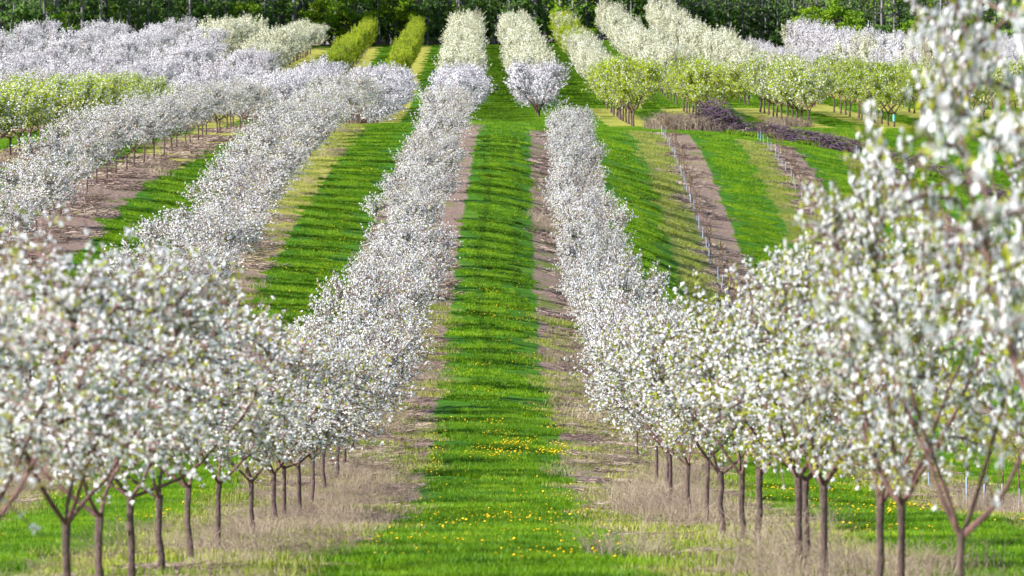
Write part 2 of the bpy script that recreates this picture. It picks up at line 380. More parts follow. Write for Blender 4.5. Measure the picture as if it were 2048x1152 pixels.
# ------------------------------------------------------------------ where the orchard trees stand
T = []                                             # dicts: lat row, y, H, R, proto kind
def add(row, y, H, R, kind, dx=0.):
    T.append(dict(row=row, y=y, x=row + float(shift(y)) + dx + rng.normal(0, .06), H=H, R=R, kind=kind))
dl = [24.5, 28.2, 31.1, 34.6, 37.7, 41, 45, 50.3, 55, 57.6, 60.4, 64.5, 69.5]
dr = [23.4, 27, 30, 34.2, 37.4, 38.9, 44.2, 46.8, 51.6, 55.6, 58.8, 62, 66, 70, 74.5]
add(-3, 16.5, 2.75, 1.05, 'near'); add(-3, 20.6, 2.35, 1.15, 'near')
for d in dl: add(-3, d, rng.uniform(2.3, 2.65), rng.uniform(1.35, 1.6), 'near')
y = 73.
while y < 202: add(-3, y, np.interp(y, [70, 110, 180, 202], [2.7, 2.55, 2.5, 2.3]) * rng.uniform(.78, 1.16), rng.uniform(1.0, 1.45), 'mid', .3 * min(1., (y - 72) / 40) + rng.normal(0, .1)); y += rng.uniform(3.3, 4.0)
add(3, 13.6, 3.2, 1.3, 'nearopen'); add(3, 19.4, 3.75, 1.0, 'nearopen')
for d in dr: add(3, d, np.interp(d, [23, 27, 30, 34, 45, 75], [3.1, 2.85, 2.8, 2.75, 2.7, 2.85]) * rng.uniform(.96, 1.04), np.interp(d, [23, 27, 34, 45, 70], [.9, 1.05, 1.25, 1.35, 1.45]) * rng.uniform(.94, 1.06), 'nearleafy' if d < 52 else 'near')
y = 78.
while y < 200: add(3, y, np.interp(y, [70, 120, 180, 202], [3.0, 2.75, 2.6, 2.3]) * rng.uniform(.78, 1.16), rng.uniform(.9, 1.25), 'mid', .25 * min(1., (y - 75) / 60) + rng.normal(0, .1)); y += rng.uniform(3.3, 4.0)
y = 66.
while y < 246: add(-9, y, rng.uniform(2.2, 2.8), rng.uniform(1.35, 1.7), 'mid', .3); y += rng.uniform(3.4, 4.1)
y = 96.
while y < 243: add(-15, y, rng.uniform(2.2, 2.8), rng.uniform(1.3, 1.6), 'mid'); y += rng.uniform(3.4, 4.2)
y = 150.
while y < 246: add(-21, y, rng.uniform(2.7, 3.2), rng.uniform(1.5, 1.9), 'upgreen'); y += rng.uniform(3.2, 3.8)
y = 200.
while y < 235: add(-27, y, rng.uniform(2.8, 3.2), 1.8, 'mid'); y += 4
# beyond the crest: left hillside, lavender white
ends = {-21: 466, -27: 450, -33: 428, -39: 412, -45: 402, -51: 398, -57: 392}
for row, e in ends.items():
    y = 268. if row > -30 else 258.
    while y < e:
        cream = (row >= -27 and y > 380) or (row == -21 and y > 350)
        add(row, y, rng.uniform(3.0, 4.3), rng.uniform(1.6, 2.2), 'cream' if cream else 'lav'); y += rng.uniform(4.4, 5.6)
for row in (-9, -15):
    y = 250.
    while y < 345 - (row + 15) * 2: add(row, y, rng.uniform(3.1, 3.7), rng.uniform(1.9, 2.4), 'lavlow'); y += rng.uniform(4.2, 5.)
    y = 372.
    while y < 503: add(row, y, rng.uniform(3.1, 3.7), rng.uniform(.8, 1.05), 'spring'); y += rng.uniform(3.4, 4.)
for row in (-3, 3):
    y = 292. if row < 0 else 318.
    if row > 0: add(3, 306., 4.1, 2.6, 'lavlow')
    while y < 503:
        add(row, y, rng.uniform(3.7, 4.4) if y > 335 else rng.uniform(3.2, 3.6), rng.uniform(1.75, 2.1), 'lavlow' if y < 335 else 'cream'); y += rng.uniform(4.2, 5.)
y = 330.
while y < 503: add(9, y, rng.uniform(3.5, 4.1), rng.uniform(1.2, 1.5), 'spring' if (y > 420 and rng.uniform() < .55) else 'cream'); y += rng.uniform(4.2, 5.)
for row, a, e, k in ((15, 335, 506, 'cream'), (21, 335, 508, 'cream'), (27, 340, 506, 'cream'), (33, 340, 530, 'lav'), (39, 340, 512, 'lav'), (45, 340, 510, 'lav'), (51, 330, 508, 'lav'), (57, 330, 505, 'lav'), (63, 330, 505, 'lav')):
    y = float(a)
    while y < e:
        kk = 'cream' if (k == 'lav' and row == 39 and rng.uniform() < .4) else k
        add(row, y, rng.uniform(3.4, 4.8) * {15: 1.05, 21: 1.12, 39: 1.25, 27: .8, 33: .75}.get(row, 1), rng.uniform(1.45, 1.85) * {27: .85, 33: .75, 39: 1.15}.get(row, 1), kk); y += rng.uniform(4.8, 6.0)
# right block in front of it: pale and yellow green trees
for row, k in ((9, 'leafy'), (15, 'leafy'), (21, 'palegreen'), (27, 'leafy'), (33, 'palegreen'), (39, 'palegreen'), (45, 'palegreen')):
    y = 275. + (3 if row == 15 else 0)
    while y < 326: add(row, y, rng.uniform(3.5, 4.4), rng.uniform(1.8, 2.35), k); y += rng.uniform(4.3, 5.2)

# what of each tree the photograph's view can see: ellipse silhouettes front to back behind the terrain's own skyline
def visible_share(T):
    W, Hh = 1024, 576
    X = (np.arange(W) + .5) * 2
    ds = np.concatenate([np.arange(14, 330, 2.), np.arange(330, 520, 4.)])
    sky = {}; cur = np.full(W, 5000.)
    for d in ds:
        sky[d] = cur.copy()
        wx = (X - CX) / FPX * d
        cur = np.minimum(cur, HY - FPX * ground_z(wx, np.full(W, d)) / d)
    taken = np.zeros((Hh, W), bool); yy = (np.arange(Hh) + .5) * 2
    for t in sorted(T, key=lambda t: t['y']):
        d = t['y']; s = FPX / d; cx = CX + t['x'] * s; z = float(ground_z(t['x'], d)); by = HY - z * s
        cy = by - t['H'] * .66 * s; rx = t['R'] * .85 * s; ry = t['H'] * .34 * s
        x0, x1 = int(max(0, (cx - rx) / 2)), int(min(W, (cx + rx) / 2 + 1)); y0, y1 = int(max(0, (cy - ry) / 2)), int(min(Hh, (cy + ry) / 2 + 1))
        t['vis'] = 0
        if x1 <= x0 or y1 <= y0: continue
        hor = sky[ds[np.searchsorted(ds, d)] if d < 516 else ds[-1]][x0:x1]
        m = ((X[None, x0:x1] - cx) / rx) ** 2 + ((yy[y0:y1, None] - cy) / ry) ** 2 < 1
        m &= yy[y0:y1, None] < hor[None]
        new = m & ~taken[y0:y1, x0:x1]; t['vis'] = int(new.sum()); taken[y0:y1, x0:x1] |= m
visible_share(T)
order = sorted(T, key=lambda t: -t['vis'])
N_IND = 298
for i, t in enumerate(order): t['own'] = i < N_IND and t['vis'] > 0
ORD = ['first', 'second', 'third', 'fourth', 'fifth', 'sixth', 'seventh', 'eighth', 'ninth', 'tenth', 'eleventh', 'twelfth', 'thirteenth', 'fourteenth', 'fifteenth', 'sixteenth', 'seventeenth', 'eighteenth']
SIDE = {-3: 'row left of the lane', 3: 'row right of the lane', -9: 'second row left of the lane', -15: 'third row left of the lane'}
def tree_label(t):
    row, y, k = t['row'], t['y'], t['kind']
    if row == -3 and y < 24: return ('small white cherry tree cut by the left edge, %s' % ('nearest the camera' if y < 18 else 'just in front of the leftmost trunk'), 'white cherry trees in the left foreground row')
    if row == -3 and y < 71: return ('white cherry tree, %s trunk from the left in the left foreground row' % ORD[dl.index(y)], 'white cherry trees in the left foreground row')
    if row == 3 and y < 20: return ('large blurred white cherry branches at the right edge, %s' % ('nearest the camera' if y < 16 else 'reaching the top of the photo'), 'white cherry trees in the right foreground row')
    if row == 3 and y < 76: return ('leafy white cherry tree, %s trunk from the right in the right foreground row' % ORD[dr.index(y)], 'white cherry trees in the right foreground row')
    if row in SIDE and y < 250:
        g = 'white cherry trees in the ' + SIDE[row]
        if t['rank'] < 10: return ('white cherry tree, %s down from the crest in the %s' % (ORD[t['rank']], SIDE[row]), g)
        st = 'down in the dip' if y < 118 else 'halfway up the slope'
        return ('white cherry tree %s in the %s' % (st, SIDE[row]), g)
    if row == -21 and y < 250: return ('yellow-green leafing cherry tree in the green row at the left edge', 'yellow green trees of the left edge row')
    if row == -27 and y < 240: return ('white cherry tree behind the green row at the left edge', 'white trees behind the green row')
    if row in (9, 15, 21, 27, 33, 39, 45) and 270 < y < 327:
        what = {9: 'yellow-green tree in the row left of the brush pile', 15: 'pale green blossoming tree in the row behind the brush pile', 21: 'pale blossoming tree in the row right of the brush pile', 27: 'leafy green tree in the row behind the turquoise-banded trunk'}.get(row, 'pale blossoming tree behind the blurred right branches')
        if y < 279:
            what = {9: 'yellow-green tree with dark trunk at the front, left of the brush pile', 15: 'broad pale green tree rising right behind the brush pile', 21: 'pale green tree on a leaning trunk at the front, right of the brush pile', 27: 'leafy green tree whose trunk wears a turquoise paint band', 33: 'pale blossoming front tree just right of the turquoise-banded trunk', 39: 'pale blossoming front tree half hidden by the blurred right branches', 45: 'pale blossoming front tree nearest the right edge of the photo'}[row]
        return (what, 'green white trees of the right hand block')
    top = '%s from the wood' % ORD[t['rank']] if t['rank'] < 6 else 'lower down the row'
    if k == 'spring': return ('slim yellow-green tree in the %s, %s' % ({-9: 'green row beside the white rows', -15: 'leftmost green row', 9: 'mixed green and white row'}[row], top), 'bright green young trees on the far hill')
    if row in (-3, 3):
        return ('%s cherry tree in the %s central row beyond the crest, %s' % ({'lavlow': 'lavender white', 'cream': 'cream white'}[k], 'left' if row < 0 else 'right', top), 'white trees of the two central rows beyond the crest')
    if row in (-9, -15): return ('lavender cherry tree behind the crest ending the %s' % SIDE[row], 'lavender trees behind the left crest')
    if row < 0: return ('%s tree, far left hillside, %s' % ({'lav': 'lavender white', 'cream': 'cream green'}[k], {-21: 'row nearest the green lanes', -27: 'second row from the green lanes', -33: 'third mound from the green lanes', -39: 'fourth mound from the green lanes'}.get(row, 'toward the left edge')) + (', ' + top if t['rank'] < 3 else ''), 'cherry trees of the far left hillside')
    nm = {9: 'just right of the central rows', 15: 'second row right of centre', 21: 'third row right of centre', 27: 'sloping row beside the wood', 33: 'low row beside the gap'}.get(row, 'mass right of the gap')
    return ('%s tree, far right hill, %s' % ({'lav': 'lavender white', 'cream': 'cream white'}[k], nm) + (', ' + top if t['rank'] < 3 else ''), 'cherry trees of the far right hill')
def place_tree(t):
    k = t['kind']; pr = PROTO[k][int(rng.integers(len(PROTO[k])))]; h, r = DIM[k]
    e = bpy.data.objects.new('cherry_tree', None); C.objects.link(e); e.empty_display_size = .2
    e.location = (t['x'], t['y'], float(ground_z(t['x'], t['y'])))
    t['hedge'] = .62 if k in ('near', 'nearleafy', 'mid') else .9
    e.rotation_euler = (0, 0, math.pi * int(rng.integers(2)) + rng.normal(0, .16)); e.scale = (t['R'] / r, t['R'] / r * t['hedge'], t['H'] / h)
    lab, grp = tree_label(t); tag(e, lab, 'tree', grp)
    obj('trunk', pr['trunk'], e)
    for l in pr['limbs']: obj('limb', l, e)
    obj('crown', pr['crown'], e)
    if t['row'] == 27 and t['y'] < 279:
        v, f = tube([[0, 0, .45], [0, 0, .6], [0, 0, .8], [0, 0, .95]], [.128, .122, .12, .118], 8)
        obj('paint_band', mesh_np('paint_band', [(v, f, 'paint')]), e)
for row in {t['row'] for t in T}:
    for lo, hi in ((0, 250), (250, 330), (330, 600)):
        for n_, t in enumerate(sorted((t for t in T if t['row'] == row and lo <= t['y'] < hi and t['own']), key=lambda t: -t['y'])): t['rank'] = n_
for t in T:
    if t['own']: place_tree(t)

# ------------------------------------------------------------------ scatter of uncountable stuff: one object, points + instanced geometry
def scatter(name, P, rot, scl, pid, protos, label, cat):
    me = bpy.data.meshes.new(name); me.vertices.add(len(P)); me.vertices.foreach_set('co', np.asarray(P, np.float32).ravel())
    for n, ty, a in (('rot', 'FLOAT_VECTOR', rot), ('scl', 'FLOAT_VECTOR', scl)):
        k = me.attributes.new(n, ty, 'POINT'); k.data.foreach_set('vector', np.asarray(a, np.float32).ravel())
    k = me.attributes.new('pid', 'INT', 'POINT'); k.data.foreach_set('value', np.asarray(pid, np.int32))
    o = obj(name, me); tag(o, label, cat, kind='stuff')
    ng = bpy.data.node_groups.new(name + '_scatter', 'GeometryNodeTree')
    ng.interface.new_socket('Geometry', in_out='INPUT', socket_type='NodeSocketGeometry')
    ng.interface.new_socket('Geometry', in_out='OUTPUT', socket_type='NodeSocketGeometry')
    nn, lk = ng.nodes, ng.links
    gi = nn.new('NodeGroupInput'); go = nn.new('NodeGroupOutput')
    jn = nn.new('GeometryNodeJoinGeometry')
    for i, pm in enumerate(protos):
        po = obj(name, pm, link=False)
        ob = nn.new('GeometryNodeObjectInfo'); ob.inputs['Object'].default_value = po; ob.inputs['As Instance'].default_value = False
        iop = nn.new('GeometryNodeInstanceOnPoints')
        na = nn.new('GeometryNodeInputNamedAttribute'); na.data_type = 'INT'; na.inputs['Name'].default_value = 'pid'
        cmp_ = nn.new('FunctionNodeCompare'); cmp_.data_type = 'INT'; cmp_.operation = 'EQUAL'
        lk.new(na.outputs['Attribute'], cmp_.inputs[2]); cmp_.inputs[3].default_value = i
        nr = nn.new('GeometryNodeInputNamedAttribute'); nr.data_type = 'FLOAT_VECTOR'; nr.inputs['Name'].default_value = 'rot'
        nsn = nn.new('GeometryNodeInputNamedAttribute'); nsn.data_type = 'FLOAT_VECTOR'; nsn.inputs['Name'].default_value = 'scl'
        e2 = nn.new('FunctionNodeEulerToRotation')
        lk.new(nr.outputs['Attribute'], e2.inputs[0]); lk.new(e2.outputs[0], iop.inputs['Rotation'])
        lk.new(nsn.outputs['Attribute'], iop.inputs['Scale'])
        lk.new(gi.outputs[0], iop.inputs['Points']); lk.new(cmp_.outputs[0], iop.inputs['Selection'])
        lk.new(ob.outputs['Geometry'], iop.inputs['Instance']); lk.new(iop.outputs[0], jn.inputs[0])
    lk.new(jn.outputs[0], go.inputs[0])
    md = o.modifiers.new('scatter', 'NODES'); md.node_group = ng
    return o
def slope_rot(x, y, yaw):
    n = ground_n(x, y); c, s = np.cos(yaw), np.sin(yaw)
    ux = np.stack([c, s, 0 * c], -1); ux = norm(ux - n * (ux * n).sum(-1, keepdims=True)); uy = np.cross(n, ux)
    # euler xyz of the matrix with columns ux, uy, n
    b = np.arcsin(np.clip(-ux[:, 2], -1, 1)); a = np.arctan2(uy[:, 2], n[:, 2]); g = np.arctan2(ux[:, 1], ux[:, 0])
    return np.stack([a, b, g], -1)
def in_view(x, y, m=2.0):
    return (x > (-CX / FPX) * y - m) & (x < ((2048 - CX) / FPX) * y + m)

# orchard trees past the 300 that show largest
rest = [t for t in T if not t['own'] and (t['vis'] > 0 or t['y'] > 240)]
if rest:
    kinds = sorted({t['kind'] for t in rest}); meshes = []; ids = {}
    for k in kinds:
        ids[k] = []
        for p in PROTO[k][:2]: ids[k].append(len(meshes)); meshes.append(p['all']())
    P = [(t['x'], t['y'], float(ground_z(t['x'], t['y']))) for t in rest]
    scatter('distant_orchard', P, [(0, 0, rng.uniform(0, 6.28)) for t in rest], [(t['R'] / DIM[t['kind']][1],) * 2 + (t['H'] / DIM[t['kind']][0],) for t in rest],
            [ids[t['kind']][int(rng.integers(2))] for t in rest], meshes, 'further cherry trees merging into the rows behind the nearer ones', 'trees')

# ------------------------------------------------------------------ grass
def grass_patch(seed, size, n, h, w, mat='grass', bend=.5, clump=0.):
    g = np.random.default_rng(seed)
    x, y = g.uniform(-size / 2, size / 2, (2, n))
    cl = np.sin(x * 9 + seed) * np.sin(y * 8 + seed * 2) * .15 + 1.
    hh = h * g.uniform(.5, 1.25, n) * cl; az = g.uniform(0, 6.28, n); l = bend * hh * g.uniform(.1, 1., n)
    D = np.stack([np.cos(az), np.sin(az), 0 * az], -1); S = np.stack([-np.sin(az + g.normal(0, .8, n)), np.cos(az), 0 * az], -1)
    B = np.stack([x, y, 0 * x - .02], -1); ww = w * g.uniform(.7, 1.3, (n, 1))
    m1 = B + D * l[:, None] * .35 + np.array([0, 0, 1]) * hh[:, None] * .6; t1 = B + D * l[:, None] + np.array([0, 0, 1]) * hh[:, None]
    V = np.stack([B - S * ww, B + S * ww, m1 + S * ww * .8, m1 - S * ww * .8, t1], 1).reshape(-1, 3)
    i = np.arange(n)[:, None] * 5
    q = i + np.array([[0, 1, 2, 3]]); t = i + np.array([[3, 2, 4]])
    return V, q, t
def patch_mesh(name, specs):
    parts = []
    for (V, q, t), mat in specs: parts.append((V, q, mat)); parts.append((V, t, mat))
    return mesh_np(name, parts)
def lane_points(y0, y1, sp, inner, keep_strip=False, m=7.):
    pts = []
    ys = np.arange(y0, y1, sp)
    for y in ys:
        xs = np.arange((-CX / FPX) * y - m, ((2048 - CX) / FPX) * y + m, sp); pts.append(np.stack([xs, np.full_like(xs, y)], -1))
    P = np.concatenate(pts); P += rng.uniform(-.5, .5, P.shape) * sp * .7
    x, y = P.T; lat = x - shift(y); u = np.mod(lat, 6) - 3; on = strip_on(x, y) > .5
    if not keep_strip: inner = np.where(y < 55, np.interp(y, [38, 55], [1.6, inner]), np.where((lat < -5.5) & (y > 92) & (y < 240), inner - .35, inner))
    bare = (np.abs(u) < inner) & on
    ok = (bare if keep_strip else ~bare) & (y < wood_edge(x) - 3)
    return x[ok], y[ok], u[ok]
G0 = [patch_mesh('grass', [(grass_patch(200 + i, 1.15, 2600, .10, .0045), 'grass')]) for i in range(3)]
G1 = [patch_mesh('grass', [(grass_patch(210 + i, 1.3, 1500, .085, .009), 'grass')]) for i in range(2)]
G2 = [patch_mesh('grass', [(grass_patch(220 + i, 1.45, 900, .085, .015), 'grass')]) for i in range(2)] + [patch_mesh('grass', [(grass_patch(230 + i, 2.5, 1300, .13, .02), 'grass')]) for i in range(2)]
gp = []
for y0, y1, sp, inner, pid in ((34, 92, .95, 2.05, (0, 1, 2)), (92, 190, 1.1, 2.2, (3, 4)), (190, 330, 1.25, 2.25, (5, 6)), (330, 512, 2.1, 2.5, (7, 8))):
    x, y, u = lane_points(y0, y1, sp, inner)
    gp.append((x, y, np.array(pid)[rng.integers(0, len(pid), len(x))]))
x, y, pid = (np.concatenate(a) for a in zip(*gp))
s = rng.uniform(.92, 1.08, len(x)) * (1 + .06 * np.sin(y * 1.9 + .3 * x))
scatter('grass', np.stack([x, y, ground_z(x, y)], -1), slope_rot(x, y, rng.uniform(0, 6.28, len(x))), np.stack([np.ones_like(s), np.ones_like(s), s], -1), pid, G0 + G1 + G2, 'bright green mown grass of the lanes between the tree rows', 'grass')

# dry stalks, weeds and straw on the bare strips under the rows
def stalk_patch(seed, size, n, h, w, lean=.5):
    g = np.random.default_rng(seed); ts = []
    for _ in range(n):
        b = np.array([*g.uniform(-size / 2, size / 2, 2), -.02]); hh = h * g.uniform(.4, 1.2); d = g.normal(0, lean, 2)
        c = np.array([d[0] * hh * .3, d[1] * hh * .3, hh * .6]); e = np.array([d[0] * hh, d[1] * hh, hh * g.uniform(.75, 1.)])
        ts.append(tube([b, b + c, b + e], [w, w * .8, w * .35], 3))
        if g.uniform() < .5: ts.append(tube([b + c, b + c + g.normal(0, .12, 3) * h + [0, 0, h * .18]], [w * .7, w * .3], 3))
    return cat_tubes(ts)
def litter_patch(seed, size, n, L, w):
    g = np.random.default_rng(seed); x, y = g.uniform(-size / 2, size / 2, (2, n)); az = g.normal(0.2, .9, n); l = L * g.uniform(.3, 1.2, n)
    D = np.stack([np.cos(az), np.sin(az), g.normal(0, .12, n)], -1); S = np.stack([-np.sin(az), np.cos(az), g.normal(0, .5, n)], -1) * w
    B = np.stack([x, y, g.uniform(.004, .05, n)], -1)
    V = np.stack([B - S, B + S, B + D * l[:, None] + S, B + D * l[:, None] - S], 1).reshape(-1, 3)
    return V, np.arange(n * 4).reshape(n, 4)
def mk(ts, mat): return mesh_np('dry_grass', [(*ts, mat)])
DRY = [mk(stalk_patch(300, 1., 110, .42, .0035), 'dry'), mk(stalk_patch(301, 1., 120, .5, .0035, .35), 'dry'), mk(stalk_patch(302, 1.2, 70, .45, .007), 'dry'), mk(stalk_patch(303, 1.1, 60, .85, .0045, .45), 'dry')]
WEED = [patch_mesh('weed', [(grass_patch(310 + i, 1.2, 420, .12, .006), 'weed'), (grass_patch(320 + i, 1.2, 160, .1, .005), 'dry')]) for i in range(2)]
LIT = [mk(litter_patch(330, 1.2, 900, .16, .004), 'litter'), mk(litter_patch(331, 1.2, 900, .2, .0045), 'litter'), mk(litter_patch(332, 2.2, 700, .35, .012), 'litter')]
def patchy(x, y, f, ph): return np.sin(x * f + ph) * np.sin(y * f * .23 + ph * 2) + .5 * np.sin(y * f * .61 + ph * 3 + x)
dp = []
x, y, u = lane_points(22, 80, .55, 1.75, True)            # tall dry stalks round the foreground trunks
right = x > 0
q = rng.uniform(0, 1, len(x)); tuft = (y > 34) & (y < 42.5) & (x > 2.5) & (x < 3.8)
keep = np.where(right, (q < np.where((y > 52) & (y < 74) & (u > -.75) & (u < .4), .45, .04)) | (tuft & (q < .34)), q < np.where((y > 43) & (y < 76) & (u > -.6) & (u < 1.3), np.where(y > 52, .6, .35), .07))
x, y, u = x[keep], y[keep], u[keep]; tall = (x > 2.1) & (x < 3.7) & (y < 42.5) & (y > 34) & (rng.uniform(0, 1, len(x)) < .6)
dp.append((x, y, np.where(tall, 3, rng.integers(0, 2, len(x))), np.where(x > 0, .95, .6) * rng.uniform(.45, 1.15, len(x))))
x, y, u = lane_points(80, 330, 1.5, 1.5, True)
keep = (patchy(x, y, .5, 1.) > .35) & (rng.uniform(0, 1, len(x)) < .55) & (x < 5); x, y = x[keep], y[keep]
dp.append((x, y, np.full(len(x), 2), rng.uniform(.4, 1., len(x))))
bx = rng.normal(11.2, .75, 60); by = rng.normal(246., .8, 60); dp.append((bx, by, np.full(60, 2), rng.uniform(1.2, 2.5, 60)))
bx = rng.normal(19.4, .5, 16); by = rng.normal(274., 1.5, 16); dp.append((bx, by, np.full(16, 2), rng.uniform(1., 2., 16)))
x, y, u = lane_points(30, 125, 1.0, 1.75, True); keep = (patchy(x, y, .9, 2.) > -.3) | ((np.abs(x) > 1.7) & (y < 58)) | (np.abs(x) > 2.4); x, y = x[keep], y[keep]
dp.append((x, y, rng.integers(4, 6, len(x)), rng.uniform(.5, 1.1, len(x))))
x, y, u = lane_points(90, 236, 1.0, 1.55, True); k_ = (x > 5) & (u < -.35); x, y = x[k_], y[k_]; dp.append((x, y, rng.integers(4, 6, len(x)), rng.uniform(.7, 1.3, len(x))))
x, y, u = lane_points(130, 245, 1.2, 1.5, True); k_ = (x < -7) & (x > -11); x, y = x[k_], y[k_]; dp.append((x, y, rng.integers(4, 6, len(x)), rng.uniform(.5, .9, len(x))))
x, y, u = lane_points(30, 120, 1.0, 1.15, True); k_ = (y > 56) | (rng.uniform(0, 1, len(x)) < .3); x, y = x[k_], y[k_]; dp.append((x, y, rng.integers(6, 8, len(x)), np.ones(len(x))))
x, y, u = lane_points(120, 240, 1.9, .75, True); k_ = ((x > -1) | (x < -11.5) | (y < 150)) & ((x < 5) | (u > -.2)); x, y = x[k_], y[k_]; dp.append((x, y, np.full(len(x), 8), np.ones(len(x))))
x, y, pid, s = (np.concatenate(a) for a in zip(*dp))
scatter('dry_grass', np.stack([x, y, ground_z(x, y)], -1), slope_rot(x, y, np.where(pid >= 6, rng.normal(0, .5, len(x)), rng.uniform(0, 6.28, len(x)))), np.stack([np.maximum(s, .8), np.maximum(s, .8), s], -1), pid, DRY + WEED + LIT, 'dry tan stalks, weeds and straw on the bare strips under the trees', 'dry grass')

# dandelions
def dandelion(seed, r):
    g = np.random.default_rng(seed); a = np.arange(7) * 2 * math.pi / 7
    ring = np.stack([np.cos(a) * r, np.sin(a) * r, 0 * a + .15], -1); top = np.stack([np.cos(a) * r * .5, np.sin(a) * r * .5, 0 * a + .15 + r * .45], -1)
    V = np.concatenate([ring, top]); q = np.array([[i, (i + 1) % 7, 7 + (i + 1) % 7, 7 + i] for i in range(7)])
    st = tube([[0, 0, 0], [.004, 0, .08], [0, 0, .15]], .0025, 3)
    return mesh_np('dandelion', [(V, q, 'yellow'), (V[7:], np.arange(7)[None], 'yellow'), (*st, 'grass')])
dd = []
def dots(n, x0, x1, y0, y1, cl=0, sc=.5):
    if cl:
        cx, cy = rng.uniform(x0, x1, cl), rng.uniform(y0, y1, cl); k = rng.integers(0, cl, n)
        dd.append((cx[k] + rng.normal(0, sc, n), cy[k] + rng.normal(0, sc * 2.2, n)))
    else: dd.append((rng.uniform(x0, x1, n), rng.uniform(y0, y1, n)))
dots(150, -1.3, 1.35, 38, 60, 30, .25); dots(170, -1.4, 1.4, 38, 75); dots(330, -.7, .45, 76, 90, 9, .22); dots(150, .8, 1.35, 74, 90, 4, .16); dots(60, -1.4, -1.1, 72, 84)
dots(240, -1.3, 1.3, 86, 130, 22, .3); dots(160, -1.2, 1.2, 120, 190)
dots(420, -7.4, -4.6, 110, 180, 26, .4); dots(140, -13, -10.7, 125, 190, 12, .4)
dots(420, 4.6, 7.4, 40, 80, 30, .35); dots(520, 4.6, 7.4, 130, 215, 40, .4); dots(420, 10.7, 13.4, 140, 232, 34, .4); dots(200, 16.8, 19.4, 170, 230, 20, .4); dots(120, -7.2, -4.7, 42, 70, 9, .3)
x, y = (np.concatenate(a) for a in zip(*dd)); lat = x - shift(y); ok = np.abs(np.mod(lat, 6) - 3) > 1.55; x, y = x[ok], y[ok]
s = rng.uniform(.8, 1.35, len(x))
scatter('dandelions', np.stack([x, y, ground_z(x, y)], -1), slope_rot(x, y, rng.uniform(0, 6.28, len(x))) + rng.normal(0, .25, (len(x), 3)), np.stack([s, s, s], -1), rng.integers(0, 2, len(x)), [dandelion(1, .012), dandelion(2, .0155)], 'yellow dandelions dotting the green grass lanes', 'flowers')

# ------------------------------------------------------------------ young saplings in white tubes
def sapling(seed):
    g = np.random.default_rng(seed)
    top = np.array([*g.normal(0, .05, 2), 1.55]); st = curve(np.array([0, 0, -.1]), np.array([0, 0, 1.]), top, 6)
    stem = mesh_np('stem', [(*tube(st, np.linspace(.017, .006, 6), 5), 'limb')])
    ts = []; lp = []
    for _ in range(14):
        b = st[2] + (st[-1] - st[2]) * g.uniform(0, .9); az = g.uniform(0, 6.28); L = g.uniform(.2, .45)
        e = b + np.array([math.cos(az) * L * .6, math.sin(az) * L * .6, L * .75]); ts.append(tube([b, (b + e) / 2 + g.normal(0, .015, 3), e], [.009, .007, .004], 3)); lp += [b + (e - b) * g.uniform(.2, 1) for _ in range(5)]
    lv = leaves(np.array(lp), .035, .01, g)
    tw = mesh_np('twigs', [(*cat_tubes(ts), 'limb'), (*lv, 'leaf')])
    guard = mesh_np('trunk_guard', [(*tube([[0, 0, -.03], [0, 0, .2], [.005, 0, .4], [.008, 0, .56]], [.019, .017, .017, .018], 8), 'guard')])
    return stem, tw, guard
SAP = [sapling(400 + i) for i in range(4)]
SROW = {9: ('nearest the white row', 62, 231), 15: ('middle one on the slope', 78, 237), 21: ('farthest right on the slope', 105, 240)}
for row, (w, a, e) in SROW.items():
    y = float(a); ds = []
    while y < e: ds.append(y); y += 3.0 * rng.uniform(.93, 1.07)
    for i, y in enumerate(ds):
        x = row + float(shift(y)) + rng.normal(0, .04)
        if rng.uniform() < .06 and i < len(ds) - 1: continue
        o = bpy.data.objects.new('sapling', None); C.objects.link(o); o.location = (x, y, float(ground_z(x, y))); o.rotation_euler = (rng.normal(0, .03), rng.normal(0, .03), rng.uniform(0, 6.28)); s = rng.uniform(.85, 1.12); o.scale = (1, 1, s)
        lab = 'topmost bare sapling with white trunk guard in the sapling row %s' % w if i == len(ds) - 1 else 'thin bare sapling in a white trunk guard, sapling row %s' % w
        tag(o, lab, 'sapling', 'saplings in white trunk guards')
        st, tw, gu = SAP[int(rng.integers(4))]; obj('stem', st, o); obj('twigs', tw, o); obj('trunk_guard', gu, o)

# ------------------------------------------------------------------ brush pile, logs, windrow
def sticks(centres, n, L, r, g, flat=.35, dome=None):
    ts = []
    for k in range(n):
        c = centres(k, g); az = g.uniform(0, 6.28); d = norm(np.array([math.cos(az), math.sin(az), g.normal(0, flat)])); l = L * g.uniform(.35, 1.2)
        m = g.normal(0, .07 * l, 3); rr = r * g.uniform(.4, 1.5)
        ts.append(tube([c - d * l / 2, c + m, c + d * l / 2 + m * .3], [rr, rr * .8, rr * .35], 4))
        if g.uniform() < .6: ts.append(tube([c + m, c + m + norm(d + g.normal(0, .6, 3)) * l * .35], [rr * .55, rr * .25], 3))
    return cat_tubes(ts)
g = np.random.default_rng(500)
bx, by = 13.2, 246.; bz = float(ground_z(bx, by))
def dome(k, g):
    a = g.uniform(0, 6.28); q = g.uniform(0, 1) ** .5; px = math.cos(a) * q * 1.85; py = math.sin(a) * q * 1.3
    return np.array([px, py, (1.75 * (1 - q * q)) * g.uniform(.15, 1.) + .08 + .15 * (px < 0)])
v, f = sticks(dome, 750, 1.4, .02, g)
o = obj('brush_pile', mesh_np('brush_pile', [(v, f, 'brush')])); o.location = (bx, by, bz)
tag(o, 'tall domed heap of cut mauve-brown branches at the top of the sapling slope', 'brush pile')
